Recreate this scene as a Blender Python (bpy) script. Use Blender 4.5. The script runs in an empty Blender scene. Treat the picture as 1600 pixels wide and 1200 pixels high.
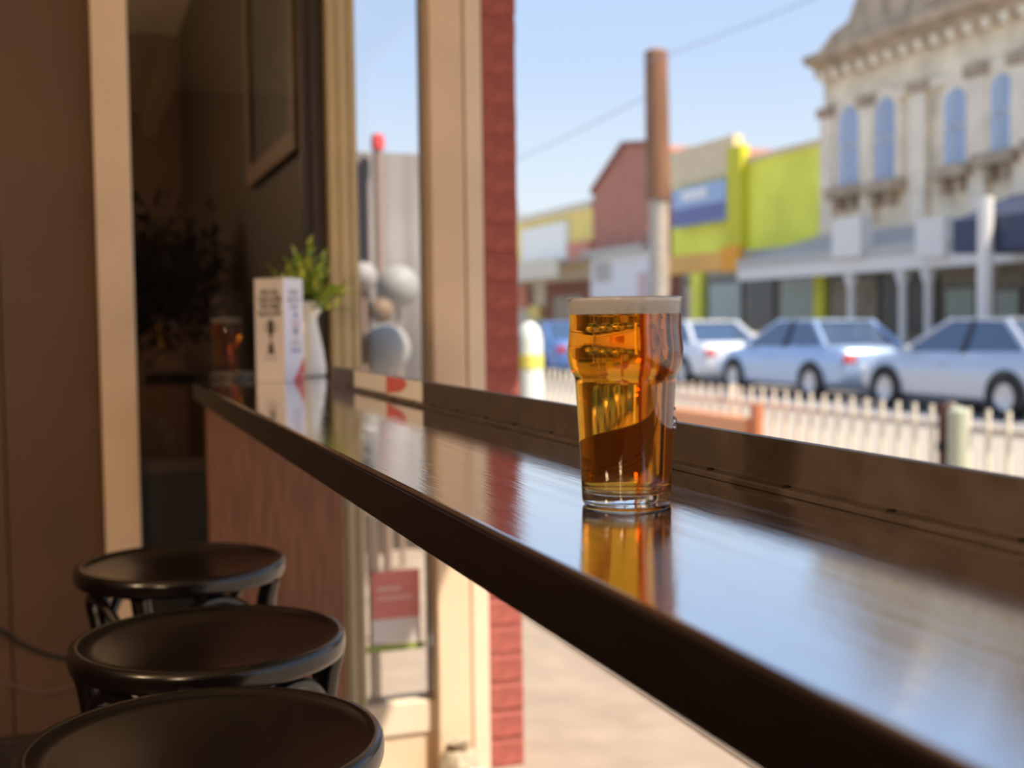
import bpy, bmesh, math, random
import numpy as np
from mathutils import Vector, Matrix
random.seed(7)
PI = math.pi
scene = bpy.context.scene
COL = scene.collection

# ------------------------------------------------------------------ camera
F = 1900.; YAW = math.atan(670/1900); PITCH = math.atan(100/1900); ROLL = .013
ZC = 1.1886; ZT = 1.05
fw = np.array([math.sin(YAW)*math.cos(PITCH), math.cos(YAW)*math.cos(PITCH), -math.sin(PITCH)])
r0 = np.array([math.cos(YAW), -math.sin(YAW), 0]); u0 = np.cross(r0, fw)
RT = r0*math.cos(ROLL) - u0*math.sin(ROLL); UP = u0*math.cos(ROLL) + r0*math.sin(ROLL)
CP = np.array([0, 0, ZC])
cam_d = bpy.data.cameras.new('camera'); cam = bpy.data.objects.new('camera', cam_d); COL.objects.link(cam)
cam.matrix_world = Matrix(((RT[0], UP[0], -fw[0], 0), (RT[1], UP[1], -fw[1], 0), (RT[2], UP[2], -fw[2], ZC), (0, 0, 0, 1)))
cam_d.sensor_width = 36; cam_d.lens = 36*F/1600; cam_d.clip_start = .02; cam_d.clip_end = 500
cam_d.dof.use_dof = True; cam_d.dof.focus_distance = 1.05
cam_d.dof.aperture_fstop = (cam_d.lens/1000)/(17/F)
scene.camera = cam

def ray(x, y): return fw + RT*(x-800)/F - UP*(y-600)/F
def onx(x, y, X): d = ray(x, y); p = CP + d*X/d[0]; return p
def ony(x, y, Y): d = ray(x, y); p = CP + d*Y/d[1]; return p
def onz(x, y, z): d = ray(x, y); p = CP + d*(z-ZC)/d[2]; return p

# ------------------------------------------------------------------ world, sun, exposure
w = bpy.data.worlds.new('world'); scene.world = w; w.use_nodes = True
nt = w.node_tree; nt.nodes.clear()
tc = nt.nodes.new('ShaderNodeTexCoord'); sep = nt.nodes.new('ShaderNodeSeparateXYZ')
ramp = nt.nodes.new('ShaderNodeValToRGB'); bg = nt.nodes.new('ShaderNodeBackground'); wo = nt.nodes.new('ShaderNodeOutputWorld')
nt.links.new(tc.outputs['Generated'], sep.inputs[0]); nt.links.new(sep.outputs['Z'], ramp.inputs[0])
nt.links.new(ramp.outputs[0], bg.inputs[0]); nt.links.new(bg.outputs[0], wo.inputs[0])
cr = ramp.color_ramp
cr.elements[0].position = 0.0; cr.elements[0].color = (.86, .93, .98, 1)
cr.elements[1].position = 1.0; cr.elements[1].color = (.28, .44, .82, 1)
for pos, c in ((.09, (.80, .90, .99)), (.20, (.58, .74, .99)), (.32, (.47, .65, .98))):
    e = cr.elements.new(pos); e.color = (*c, 1)
bg.inputs['Strength'].default_value = .71
TO_SUN = Vector((.36, -.50, .85)).normalized()
sd = bpy.data.lights.new('sun', 'SUN'); sd.energy = 5.2; sd.angle = .0095; sd.color = (1, .90, .74)
so = bpy.data.objects.new('sun', sd); COL.objects.link(so)
so.rotation_euler = TO_SUN.to_track_quat('Z', 'Y').to_euler(); so.location = (5, -5, 9)
vs = scene.view_settings
scene.cycles.diffuse_bounces = 10; scene.cycles.max_bounces = 20; scene.cycles.transmission_bounces = 18; scene.cycles.glossy_bounces = 6
vs.view_transform = 'Standard'; vs.look = 'None'; vs.gamma = 1; vs.use_curve_mapping = False; vs.exposure = .49

# ------------------------------------------------------------------ materials
MATS = {}
def mat(name, col, rough=.6, metal=0, noise=0, nscale=20, stretch=(1, 1, 1), bump=0, bscale=None, ior=None, spec=None,
        coat=0, emis=None, estr=0, col2=None, rnoise=0):
    if name in MATS: return MATS[name]
    m = bpy.data.materials.new(name); m.use_nodes = True; t = m.node_tree
    b = t.nodes['Principled BSDF']
    b.inputs['Base Color'].default_value = (*col, 1); b.inputs['Roughness'].default_value = rough
    b.inputs['Metallic'].default_value = metal
    if ior: b.inputs['IOR'].default_value = ior
    if spec is not None: b.inputs['Specular IOR Level'].default_value = spec
    if coat: b.inputs['Coat Weight'].default_value = coat; b.inputs['Coat Roughness'].default_value = .06
    if emis: b.inputs['Emission Color'].default_value = (*emis, 1); b.inputs['Emission Strength'].default_value = estr
    if noise or bump or rnoise:
        c = t.nodes.new('ShaderNodeTexCoord'); mp = t.nodes.new('ShaderNodeMapping'); mp.inputs['Scale'].default_value = stretch
        n = t.nodes.new('ShaderNodeTexNoise'); n.inputs['Scale'].default_value = nscale; n.inputs['Detail'].default_value = 6
        t.links.new(c.outputs['Object'], mp.inputs[0]); t.links.new(mp.outputs[0], n.inputs[0])
        if noise:
            r = t.nodes.new('ShaderNodeValToRGB')
            lo = col2 or tuple(x*(1-noise) for x in col)
            r.color_ramp.elements[0].color = (*lo, 1); r.color_ramp.elements[0].position = .32
            r.color_ramp.elements[1].color = (*(min(1, x*(1+noise*.5)) for x in col), 1); r.color_ramp.elements[1].position = .68
            t.links.new(n.outputs[0], r.inputs[0]); t.links.new(r.outputs[0], b.inputs['Base Color'])
        if rnoise:
            mr = t.nodes.new('ShaderNodeMapRange'); mr.inputs[1].default_value = .4; mr.inputs[2].default_value = .75
            mr.inputs[3].default_value = rough; mr.inputs[4].default_value = rough+rnoise
            t.links.new(n.outputs[0], mr.inputs[0]); t.links.new(mr.outputs[0], b.inputs['Roughness'])
        if bump:
            n2 = n
            if bscale:
                n2 = t.nodes.new('ShaderNodeTexNoise'); n2.inputs['Scale'].default_value = bscale; n2.inputs['Detail'].default_value = 5
                t.links.new(mp.outputs[0], n2.inputs[0])
            bp = t.nodes.new('ShaderNodeBump'); bp.inputs['Strength'].default_value = bump; bp.inputs['Distance'].default_value = .002
            t.links.new(n2.outputs[0], bp.inputs['Height']); t.links.new(bp.outputs[0], b.inputs['Normal'])
    MATS[name] = m; return m

def glassmat(name, col=(1, 1, 1), ior=1.5, rough=0, vol=None, dens=0):
    m = bpy.data.materials.new(name); m.use_nodes = True; t = m.node_tree; t.nodes.clear()
    g = t.nodes.new('ShaderNodeBsdfGlass'); g.inputs['Color'].default_value = (*col, 1); g.inputs['IOR'].default_value = ior; g.inputs['Roughness'].default_value = rough
    o = t.nodes.new('ShaderNodeOutputMaterial'); t.links.new(g.outputs[0], o.inputs['Surface'])
    if vol:
        v = t.nodes.new('ShaderNodeVolumeAbsorption'); v.inputs['Color'].default_value = (*vol, 1); v.inputs['Density'].default_value = dens
        t.links.new(v.outputs[0], o.inputs['Volume'])
    MATS[name] = m; return m

def panemat(name, tint=(1, 1, 1), ior=1.5):
    m = bpy.data.materials.new(name); m.use_nodes = True; t = m.node_tree; t.nodes.clear()
    tr = t.nodes.new('ShaderNodeBsdfTransparent'); tr.inputs[0].default_value = (*tint, 1)
    gl = t.nodes.new('ShaderNodeBsdfGlossy'); gl.inputs['Roughness'].default_value = .01
    fr = t.nodes.new('ShaderNodeFresnel'); fr.inputs[0].default_value = ior
    mx = t.nodes.new('ShaderNodeMixShader'); o = t.nodes.new('ShaderNodeOutputMaterial')
    t.links.new(fr.outputs[0], mx.inputs[0]); t.links.new(tr.outputs[0], mx.inputs[1]); t.links.new(gl.outputs[0], mx.inputs[2])
    t.links.new(mx.outputs[0], o.inputs['Surface']); MATS[name] = m; return m

# ------------------------------------------------------------------ mesh helpers
class MB:
    def __init__(s): s.v = []; s.f = []
    def add(s, vs, fs):
        n = len(s.v); s.v += [tuple(map(float, p)) for p in vs]; s.f += [tuple(i+n for i in f) for f in fs]; return s
    def box(s, a, b):
        x0, y0, z0 = a; x1, y1, z1 = b
        return s.add([(x0,y0,z0),(x1,y0,z0),(x1,y1,z0),(x0,y1,z0),(x0,y0,z1),(x1,y0,z1),(x1,y1,z1),(x0,y1,z1)],
                     [(0,3,2,1),(4,5,6,7),(0,1,5,4),(1,2,6,5),(2,3,7,6),(3,0,4,7)])
    def prism(s, poly, lo, hi, axis='z'):
        n = len(poly)
        def P(p, h):
            return {'z': (p[0], p[1], h), 'x': (h, p[0], p[1]), 'y': (p[0], h, p[1])}[axis]
        vs = [P(p, lo) for p in poly] + [P(p, hi) for p in poly]
        fs = [tuple(range(n-1, -1, -1)), tuple(range(n, 2*n))] + [(i, (i+1) % n, n+(i+1) % n, n+i) for i in range(n)]
        return s.add(vs, fs)
    def lathe(s, prof, n=48, c=(0, 0, 0), close=False):
        vs = []; fs = []; m = len(prof)
        for i in range(n):
            a = 2*PI*i/n
            for r, z in prof: vs.append((c[0]+r*math.cos(a), c[1]+r*math.sin(a), c[2]+z))
        for i in range(n):
            j = (i+1) % n
            for k in range(m if close else m-1):
                q = (k+1) % m
                fs.append((i*m+k, j*m+k, j*m+q, i*m+q))
        return s.add(vs, fs)
    def tube(s, pts, r, n=10, closed=False, flat=1.0):
        pts = [Vector(p) for p in pts]; m = len(pts)
        rs = r if isinstance(r, (list, tuple)) else [r]*m
        vs = []; fs = []; prevN = None
        for i, p in enumerate(pts):
            a = pts[(i-1) % m] if (closed or i > 0) else p
            b = pts[(i+1) % m] if (closed or i < m-1) else p
            t = (b-a).normalized()
            if prevN is None:
                ref = Vector((0, 0, 1)) if abs(t.z) < .9 else Vector((1, 0, 0))
                N = t.cross(ref).normalized()
            else:
                N = (prevN - t*prevN.dot(t)).normalized()
            prevN = N; B = t.cross(N)
            for k in range(n):
                a_ = 2*PI*k/n; vs.append(p + (N*math.cos(a_) + B*math.sin(a_)*flat)*rs[i])
        for i in range(m if closed else m-1):
            j = (i+1) % m
            for k in range(n):
                q = (k+1) % n; fs.append((i*n+k, i*n+q, j*n+q, j*n+k))
        if not closed:
            fs.append(tuple(range(n-1, -1, -1))); fs.append(tuple((m-1)*n+k for k in range(n)))
        return s.add(vs, fs)
    def sphere(s, c, r, n=20, m=12, sz=1.0):
        prof = [(max(1e-5, r*math.sin(PI*k/m)), -r*sz*math.cos(PI*k/m)) for k in range(m+1)]
        return s.lathe(prof, n, c)
    def build(s, name, material, parent=None, smooth=False, bevel=0, loc=None, seg=2):
        me = bpy.data.meshes.new(name); me.from_pydata(s.v, [], s.f); me.update()
        bm = bmesh.new(); bm.from_mesh(me); bmesh.ops.remove_doubles(bm, verts=bm.verts, dist=1e-6)
        bmesh.ops.recalc_face_normals(bm, faces=bm.faces)
        if bevel: bmesh.ops.bevel(bm, geom=[e for e in bm.edges if e.calc_face_angle(0) > .5], offset=bevel, segments=seg, affect='EDGES', profile=.5)
        bm.to_mesh(me); bm.free()
        o = bpy.data.objects.new(name, me); COL.objects.link(o)
        if isinstance(material, str): material = MATS[material]
        me.materials.append(material)
        if smooth:
            me.polygons.foreach_set('use_smooth', [True]*len(me.polygons))
            if smooth != 'all':
                try: me.set_sharp_from_angle(angle=math.radians(40))
                except Exception: pass
        if parent: o.parent = parent
        if loc: o.location = loc
        return o

def tag(o, label, cat, group=None, kind=None):
    if label: o['label'] = label
    if cat: o['category'] = cat
    if group: o['group'] = group
    if kind: o['kind'] = kind
    return o
def thing(name, label, cat, loc=(0, 0, 0), rz=0, group=None):
    o = bpy.data.objects.new(name, None); COL.objects.link(o); o.location = loc; o.rotation_euler = (0, 0, rz)
    o.empty_display_size = .05
    return tag(o, label, cat, group)
def struct(o, label=None):
    o['kind'] = 'structure'
    if label: o['label'] = label
    return o
def cp(o, parent=None, loc=None, rot=None, name=None):
    c = o.copy(); COL.objects.link(c); c.parent = parent
    if loc is not None: c.location = loc
    if rot is not None: c.rotation_euler = rot
    return c
def copy_tree(o, parent=None):
    c = cp(o, parent)
    for ch in list(o.children): copy_tree(ch, c)
    return c
def sbox(name, a, b, m, label=None, bevel=0):
    return struct(MB().box(a, b).build(name, m, bevel=bevel), label)

# palette
mat('counter_wood', (.020, .009, .007), .05, noise=.5, nscale=6, stretch=(14, .5, 14), bump=.05, bscale=30, rnoise=.11)
cw = MATS['counter_wood'].node_tree; cwb = cw.nodes['Principled BSDF']; cwo = cw.nodes['Material Output']
cwb.inputs['IOR'].default_value = 1.45
_lw = cw.nodes.new('ShaderNodeLayerWeight'); _lw.inputs['Blend'].default_value = .5
_gl = cw.nodes.new('ShaderNodeBsdfGlossy'); _gl.inputs['Color'].default_value = (.96, .95, .95, 1)
_mx = cw.nodes.new('ShaderNodeMixShader'); _ml = cw.nodes.new('ShaderNodeMath'); _ml.operation = 'POWER'; _ml.inputs[1].default_value = .75
cw.links.new(_lw.outputs['Facing'], _ml.inputs[0]); cw.links.new(_ml.outputs[0], _mx.inputs[0])
cw.links.new(cwb.outputs[0], _mx.inputs[1]); cw.links.new(_gl.outputs[0], _mx.inputs[2]); cw.links.new(_mx.outputs[0], cwo.inputs['Surface'])
cw.links.new(cwb.inputs['Roughness'].links[0].from_socket, _gl.inputs['Roughness']); cw.links.new(cwb.inputs['Normal'].links[0].from_socket, _gl.inputs['Normal'])
mat('fascia_wood', (.007, .004, .004), .4, noise=.4, nscale=9, stretch=(10, .8, 10), spec=.3)
mat('panel_wood', (.20, .080, .036), .38, noise=.38, nscale=7, stretch=(12, 12, .9), bump=.15, bscale=18)
mat('bronze_metal', (.135, .105, .085), .45, metal=.4, noise=.25, nscale=30)
mat('screw_metal', (.012, .010, .009), .5, metal=.6)
mat('black_lacquer', (.006, .004, .004), .2, noise=.2, nscale=25, bump=.02, bscale=60, spec=.6)
mat('cream_paint', (.78, .585, .40), .5, noise=.08, nscale=4, bump=.1, bscale=40)
mat('olive_paint', (.55, .44, .25), .5, noise=.1, nscale=5, bump=.1, bscale=40)
mat('light_cream_paint', (.82, .665, .49), .5, noise=.08, nscale=4)
mat('brown_wall', (.120, .060, .030), .55, noise=.15, nscale=3, bump=.05, bscale=30)
mat('dark_wall', (.045, .028, .020), .6, noise=.2, nscale=3)
mat('dark_frame', (.035, .022, .016), .45)
mat('picture_frame', (.20, .115, .07), .5, noise=.15, nscale=8)
mat('blackboard', (.018, .015, .016), .5, noise=.6, nscale=9)
mat('floor_wood', (.03, .016, .012), .4, noise=.5, nscale=4, stretch=(8, .5, 8))
mat('ceiling_paint', (.66, .56, .44), .8)
mat('brick_red', (.40, .105, .080), .75, noise=.25, nscale=30, bump=.35, bscale=60)
mat('mortar', (.36, .10, .08), .9, noise=.2, nscale=40)
mat('concrete', (.40, .31, .235), .9, noise=.14, nscale=5, bump=.2, bscale=60)
mat('asphalt', (.34, .31, .29), .95, noise=.15, nscale=9)
mat('kerb', (.5, .46, .40), .9, noise=.2, nscale=9)
panemat('pane'); panemat('pane_dark', (.8, .78, .75))
mat('enamel', (.88, .86, .80), .18, coat=.4)
mat('leaf', (.30, .44, .05), .45, noise=.45, nscale=45)
mat('leaf_light', (.64, .70, .12), .45, noise=.35, nscale=45)
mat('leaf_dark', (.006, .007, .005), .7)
mat('stem', (.10, .15, .03), .6)
mat('card_white', (.90, .86, .90), .55)
mat('ink_black', (.015, .012, .015), .6)
mat('ink_grey', (.20, .19, .23), .6)
mat('ink_blue', (.05, .10, .35), .6)
mat('ink_red', (.80, .06, .035), .5)
mat('ink_gold', (.42, .25, .12), .5)
mat('ink_white', (.92, .90, .90), .5)
mat('steel', (.55, .52, .48), .25, metal=1)
mat('rubber', (.01, .01, .01), .7)
glassmat('pint_glass_clear', (.985, .99, .985), 1.5)
glassmat('beer_liquid', (1, 1, 1), 1.345, vol=(.996, .735, .03), dens=62)
mat('foam', (.985, .975, .955), .85, noise=.02, nscale=260, bump=.6, bscale=420)
ft = MATS['foam'].node_tree; _tr = ft.nodes.new('ShaderNodeBsdfTranslucent'); _tr.inputs[0].default_value = (.995, .99, .98, 1)
_fm = ft.nodes.new('ShaderNodeMixShader'); _fm.inputs[0].default_value = .72
ft.links.new(ft.nodes['Principled BSDF'].outputs[0], _fm.inputs[1]); ft.links.new(_tr.outputs[0], _fm.inputs[2]); ft.links.new(_fm.outputs[0], ft.nodes['Material Output'].inputs['Surface'])
mat('foam_base', (.985, .97, .95), .9)
mat('sticker_white', (.95, .93, .90), .5)
mat('sticker_red', (.80, .16, .15), .5)
mat('poster_white', (.85, .80, .76), .5)
mat('poster_red', (.78, .25, .22), .5)
mat('poster_green', (.33, .42, .10), .6)
mat('corrugated', (.155, .13, .115), .6, noise=.12, nscale=4)
mat('globe_white', (.33, .31, .29), .6)
mat('globe_amber', (.20, .12, .055), .6)
mat('pipe_brown', (.30, .20, .15), .6)
mat('cap_red', (.75, .04, .03), .5)

# ------------------------------------------------------------------ the room shell
YW = 3.45
sbox('floor', (-4, -4, -.12), (.56, 8, 0), 'floor_wood', 'dark wooden floor of the bar')
sbox('ceiling', (-4, -4, 3.0), (.665, 8.1, 3.15), 'ceiling_paint', 'plain painted ceiling of the bar')
sbox('wall_back', (-4, -4.1, 0), (.56, -4, 3), 'dark_wall', 'dark wall behind the viewer')
sbox('wall_left', (-4.1, -4, 0), (-4, 8, 3), 'dark_wall', 'dark left wall of the bar')
sbox('wall_far', (-4, 8, 0), (.66, 8.1, 3), mat('back_wall', (.13, .07, .045), .7, noise=.2, nscale=2), 'dark far wall of the back room')
sbox('wall_inner_right', (.625, YW+.06, 0), (.66, 8, 3), 'dark_wall', 'dark right wall of the back room')
sbox('trim_header', (.53, -3.99, 2.80), (.64, YW-.03, 2.999), 'olive_paint', 'painted beam over the open front window')
sbox('added_dark_wall', (.5605, -4.15, -.15), (2.02, -4.0, 3.2), 'dark_wall', 'unseen dark wall added to darken the window reflection')  # added out of view so the end window mirrors something dark
# panelled brown wall left of the cream post: separate boards over a dark backing
we = sbox('wall_end', (-4, YW+.012, 0), (.042, YW+.06, 3), 'dark_wall', 'smooth dark brown panelled wall left of the cream post')
pw = .78
for i in range(6):
    x1 = .0415 - (0 if i == 0 else .243 + (i-1)*pw); x0 = .042 - (.240 if i == 0 else .243 + i*pw - .003)
    x0 = max(x0, -3.99)
    if x1 > x0: MB().box((x0, YW-.008, .10), (x1, YW+.012, 2.99)).build('panel', 'brown_wall', we, bevel=.002)
struct(MB().box((-3.99, YW-.025, 0), (.0415, YW+.01, .098)).build('baseboard_end', 'dark_frame', bevel=.004), 'dark baseboard under the brown panelled wall')
# cream post
t1 = struct(MB().box((.043, YW-.06, 0), (.131, YW+.06, 3)).build('trim_1', 'cream_paint', bevel=.003), 'smooth cream painted timber post beside the dark window')
MB().box((.1305, YW-.055, 0), (.1345, YW+.055, 3)).build('glazing_bead', 'light_cream_paint', t1)
# dark window
w1 = struct(MB().box((.134, YW+.01, .79), (.622, YW+.016, 2.98)).build('window_1', 'pane_dark'), 'dark glass window at the end of the counter')
MB().box((.1345, YW-.012, 0), (.5995, YW+.04, .78)).build('kick_panel', mat('kick_black', (.010, .008, .008), .5), w1)
MB().box((.1345, YW-.02, .7805), (.5995, YW+.04, .82)).build('window_frame', 'dark_frame', w1)
MB().box((.134, YW-.01, 2.9), (.622, YW+.04, 3)).build('window_frame', 'dark_frame', w1)
MB().box((.600, YW-.012, 0), (.622, YW+.04, 2.9)).build('window_frame', 'dark_frame', w1)
# olive jamb with stepped mouldings
t2 = struct(MB().box((.623, YW-.03, -.15), (.660, YW+.06, 3)).build('trim_2', 'dark_frame', bevel=.004), 'dark and olive window jamb at the end of the counter')
MB().box((.6605, YW-.07, -.15), (.742, YW+.05, 3.2)).build('jamb', 'olive_paint', t2, bevel=.006)
MB().box((.690, YW-.078, -.15), (.712, YW-.071, 3.2)).build('moulding', 'olive_paint', t2, bevel=.003)
MB().box((.722, YW-.076, -.15), (.736, YW-.071, 3.2)).build('moulding', 'olive_paint', t2, bevel=.002)
# clear pane
w2 = struct(MB().box((.7425, YW+.0, .075), (.9515, YW+.006, 3.05)).build('window_2', 'pane'), 'tall narrow clear window between the olive jamb and the cream posts')
MB().box((.7425, YW-.04, -.02), (.9515, YW+.05, .075)).build('window_sill', 'light_cream_paint', w2, bevel=.004)
MB().box((.7425, YW-.03, -.15), (.9515, YW+.05, -.021)).build('window_sill', 'cream_paint', w2, bevel=.004)
MB().box((.776, YW+.012, .075), (.800, YW+.05, .62)).build('glazing_bar', 'light_cream_paint', w2)
t3 = struct(MB().box((.952, YW-.075, -.15), (1.052, YW+.06, 3.2)).build('trim_3', 'cream_paint', bevel=.005), 'wide cream painted post right of the narrow window')
MB().box((1.0525, YW-.03, -.15), (1.0585, YW+.06, 3.2)).build('shadow_bead', 'picture_frame', t3)
t4 = struct(MB().box((1.059, YW-.070, -.15), (1.111, YW+.06, 3.2)).build('trim_4', 'light_cream_paint', bevel=.004), 'slim pale cream post against the red brick')
# red brick pier, brick by brick
pier = MB().box((1.1135, YW-.0575, -.15), (1.2185, YW+.23, 3.2)).build('brick_pier', 'mortar')
tag(pier, 'dark red painted brick pier beside the cream posts', 'pillar')
bb = MB().box((0, 0, 0), (.108, .29, .072)).build('brick', 'brick_red', pier, bevel=.004, seg=1)
bb.location = (1.112, YW-.06, -.15+.005)
for k in range(1, 39):
    cp(bb, pier, (1.112+random.uniform(-.0015, .0015), YW-.06+random.uniform(-.003, .003), -.145+k*.0855))
# verandah over the pavement, out of the picture: its roof shades the upper wall
ver = thing('verandah', 'painted pavement verandah over the bar front', 'verandah', (0, 0, 0))
MB().box((.645, -6, 3.22), (2.10, 3.62, 3.30)).build('roof', 'olive_paint', ver)
MB().box((2.03, -6, 3.10), (2.10, 3.62, 3.2195)).build('fascia', 'cream_paint', ver)
for y in (-5.6, -2.2): MB().lathe([(1e-4, -.15), (.06, -.15), (.06, 0), (.045, .05), (.045, 3.1), (1e-4, 3.1)], 16, (2.04, y, 0)).build('post', 'cream_paint', ver, smooth=True)

# pendant lamps behind the viewer (the warm room light)
mat('bulb_glow', (1, .9, .75), .4, emis=(1, .70, .42), estr=55)
def pendant(x, y, label, k=1):
    p = thing('pendant_lamp', label, 'lamp', (x, y, 2.1), group='pendant lamps of the bar')
    MB().sphere((0, 0, 0), .19*k, 28, 16).build('lamp_globe', 'bulb_glow', p, smooth='all')
    MB().lathe([(.04, .18*k), (.06, .18*k), (.05, .24*k), (.01, .27*k), (1e-4, .27*k)], 24).build('lamp_cap', 'dark_frame', p, smooth=True)
    MB().tube([(0, 0, .25*k), (0, 0, .9)], .004, 6).build('cord', 'rubber', p)
pendant(-2.2, .3, 'frosted globe pendant lamp nearest the counter'); pendant(-1.9, -2.0, 'frosted globe pendant lamp at the back of the room'); pendant(-1.3, 5.6, 'small globe lamp out of view, added to brighten the back room', .85)  # the last lamp is unseen, added to lift the back room

# ------------------------------------------------------------------ counter
ctr = thing('bar_counter', 'long dark polished wooden window counter', 'counter', (0, 0, 0))
Y0 = -1.3
poly = [(.253, Y0), (.253, 3.04), (.262, 3.13), (.290, 3.27), (.335, 3.375), (.60, 3.375), (.60, 2.70), (.548, 2.70), (.548, Y0)]
MB().prism(poly, ZT-.043, ZT).build('countertop', 'counter_wood', ctr, bevel=.0025, seg=3)
poly2 = [(p[0]+dx, p[1]) for p, dx in zip(poly, (.0, .0, .0, .0, .0, -.01, -.01, -.01, -.01))]
# front fascia strip
MB().prism([(.2505, Y0), (.2505, 3.04), (.2527, 3.04), (.2527, Y0)], ZT-.0425, ZT-.0045).build('fascia', 'fascia_wood', ctr)
ep = MB().box((.285, 3.095, 0), (.625, 3.135, ZT-.0435)).build('end_panel', 'panel_wood', ctr, bevel=.002)
MB().box((.30, -1.25, 0), (.54, -1.21, ZT-.0435)).build('end_panel', 'panel_wood', ctr, bevel=.002)
up = MB().prism([(.507, ZT+.0002), (.507, ZT+.0042), (.5085, ZT+.0052), (.5195, ZT+.0062), (.5205, ZT+.0082), (.522, ZT+.0405), (.531, ZT+.0405), (.531, ZT+.0002)], Y0, 2.68, 'y').build('upstand', 'bronze_metal', ctr, bevel=.0005, seg=1)
# screws along the flange
s0 = MB().lathe([(1e-5, .0016), (.0022, .0016), (.0034, .0007), (.0036, 0), (1e-5, 0)], 14).build('screw', 'screw_metal', up, smooth=True)
s0.location = (.5145, .565, ZT+.0056)
for k in list(range(-12, 0)) + list(range(1, 17)):
    cp(s0, up, (.5145+random.uniform(-.001, .001), .565+k*.1262+random.uniform(-.008, .008), ZT+.0056))
# paper stickers on the upstand
def upq(name, y0, y1, z0, z1, m, parent, d=.0006):
    return MB().box((.5196, y0, z0), (.5203, y1, z1)).build(name, m, parent)
st1 = upq('sticker', 2.165, 2.44, ZT+.008, ZT+.0402, 'sticker_white', up); st1['label'] = 'plain white paper sticker'
st2 = upq('sticker', 1.915, 2.160, ZT+.006, ZT+.0402, 'sticker_white', up); st2['label'] = 'white paper sticker with a red shape'
MB().prism([(2.158, ZT+.0395), (2.03, ZT+.0395), (2.01, ZT+.03), (2.05, ZT+.018), (2.12, ZT+.012), (2.158, ZT+.008)], .5188, .5194, 'x').build('print', 'sticker_red', up)

# ------------------------------------------------------------------ pint glasses
def pint(label, loc, fill=.1415, foam_top=.1532, smears=True):
    t = thing('pint_glass', label, 'beer glass', loc)
    outer = [(1e-5, 0), (.0305, 0), (.0325, .0012), (.0332, .004), (.0334, .010), (.0342, .030), (.0362, .070), (.0374, .090), (.0380, .0955),
             (.0400, .0990), (.0420, .1040), (.0430, .1100), (.0431, .1155), (.0424, .1220), (.0417, .1290), (.0416, .1360), (.0420, .1440), (.0428, .1520)]
    rim = [(.0428, .1533), (.0422, .1540), (.0414, .1537), (.0411, .1525)]
    th = .0026
    inner = [(.0402, .1440), (.0396, .1360), (.0397, .1290), (.0403, .1220), (.0409, .1155), (.0408, .1100), (.0400, .1040), (.0380, .0990), (.0358, .0955), (.0348, .090), (.0336, .070),
             (.0316, .030), (.0308, .014), (.0295, .0105), (.026, .0095), (1e-5, .0090)]
    MB().lathe(outer+rim+inner, 96).build('glass_body', 'pint_glass_clear', t, smooth='all')
    # liquid: slightly inside the glass wall
    def rin(z):
        pts = sorted([(zz, r) for r, zz in inner if r > .001] + [(.1525, .0411)])
        for (za, ra), (zb, rb) in zip(pts, pts[1:]):
            if za <= z <= zb: return ra + (rb-ra)*(z-za)/(zb-za)
        return pts[-1][1]
    e = .0004
    liq = [(1e-5, .0090-e)] + [(r+e, z-(e if z < .012 else 0)) for r, z in reversed(inner[:-1]) if z < fill-.002] + [(rin(fill)+e, fill), (1e-5, fill)]
    MB().lathe(liq, 96).build('beer', 'beer_liquid', t, smooth=True)
    if foam_top:
        fm = [(1e-5, fill+.0002), (rin(fill)+.0006, fill+.0002), (rin(.147)+.0006, .147), (rin(foam_top)-.0002, foam_top-.001), (rin(foam_top)-.003, foam_top+.0006), (.025, foam_top+.0012), (1e-5, foam_top+.0016)]
        fo = MB().lathe(fm, 96).build('foam', 'foam', t, smooth=True); fo.data.materials.append(MATS['foam_base'])
        for p_ in fo.data.polygons:
            if p_.normal.z < -.8: p_.material_index = 1
    return t
G = onz(980, 787, ZT)
main = pint('full pint of amber beer with a white head on the polished counter', (.381, .826, ZT+.0004))
# droplets clinging to the outside and bubbles on the wall
for (a, z, r) in ((-.12, .063, .0016), (-.10, .058, .0011), (-.16, .071, .0009)):
    az = math.atan2(-.826, -.381) + PI/2 + a
    MB().sphere((.0365*math.cos(az), .0365*math.sin(az), z), r, 10, 6, 1.6).build('droplet', 'pint_glass_clear', main, smooth='all')
pint('shadowed pint of beer behind the dark window past the end of the counter', (.392, 3.58, ZT+.0004))

# stack of silver coasters at the far end
cst = MB().lathe([(1e-5, 0), (.040, 0), (.041, .0030), (.054, .0032), (.0565, .0040), (.0565, .0048), (.054, .0050), (1e-5, .0044)], 56)
for k, (dx, dy, rz) in enumerate(((0, 0, 0), (.004, -.003, .5), (-.002, .002, 1.2))):
    o = cst.build('coaster', mat('coaster_silver', (.36, .32, .27), .3, metal=.3), None, smooth=True, loc=(.352+dx, 3.10+dy, ZT+.0004+k*.0052))
    tag(o, ['bottom round silver coaster of the stack beside the table card', 'middle round silver coaster of the stack beside the table card', 'top round silver coaster of the stack beside the table card'][k], 'coaster', 'stacked silver coasters')

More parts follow.
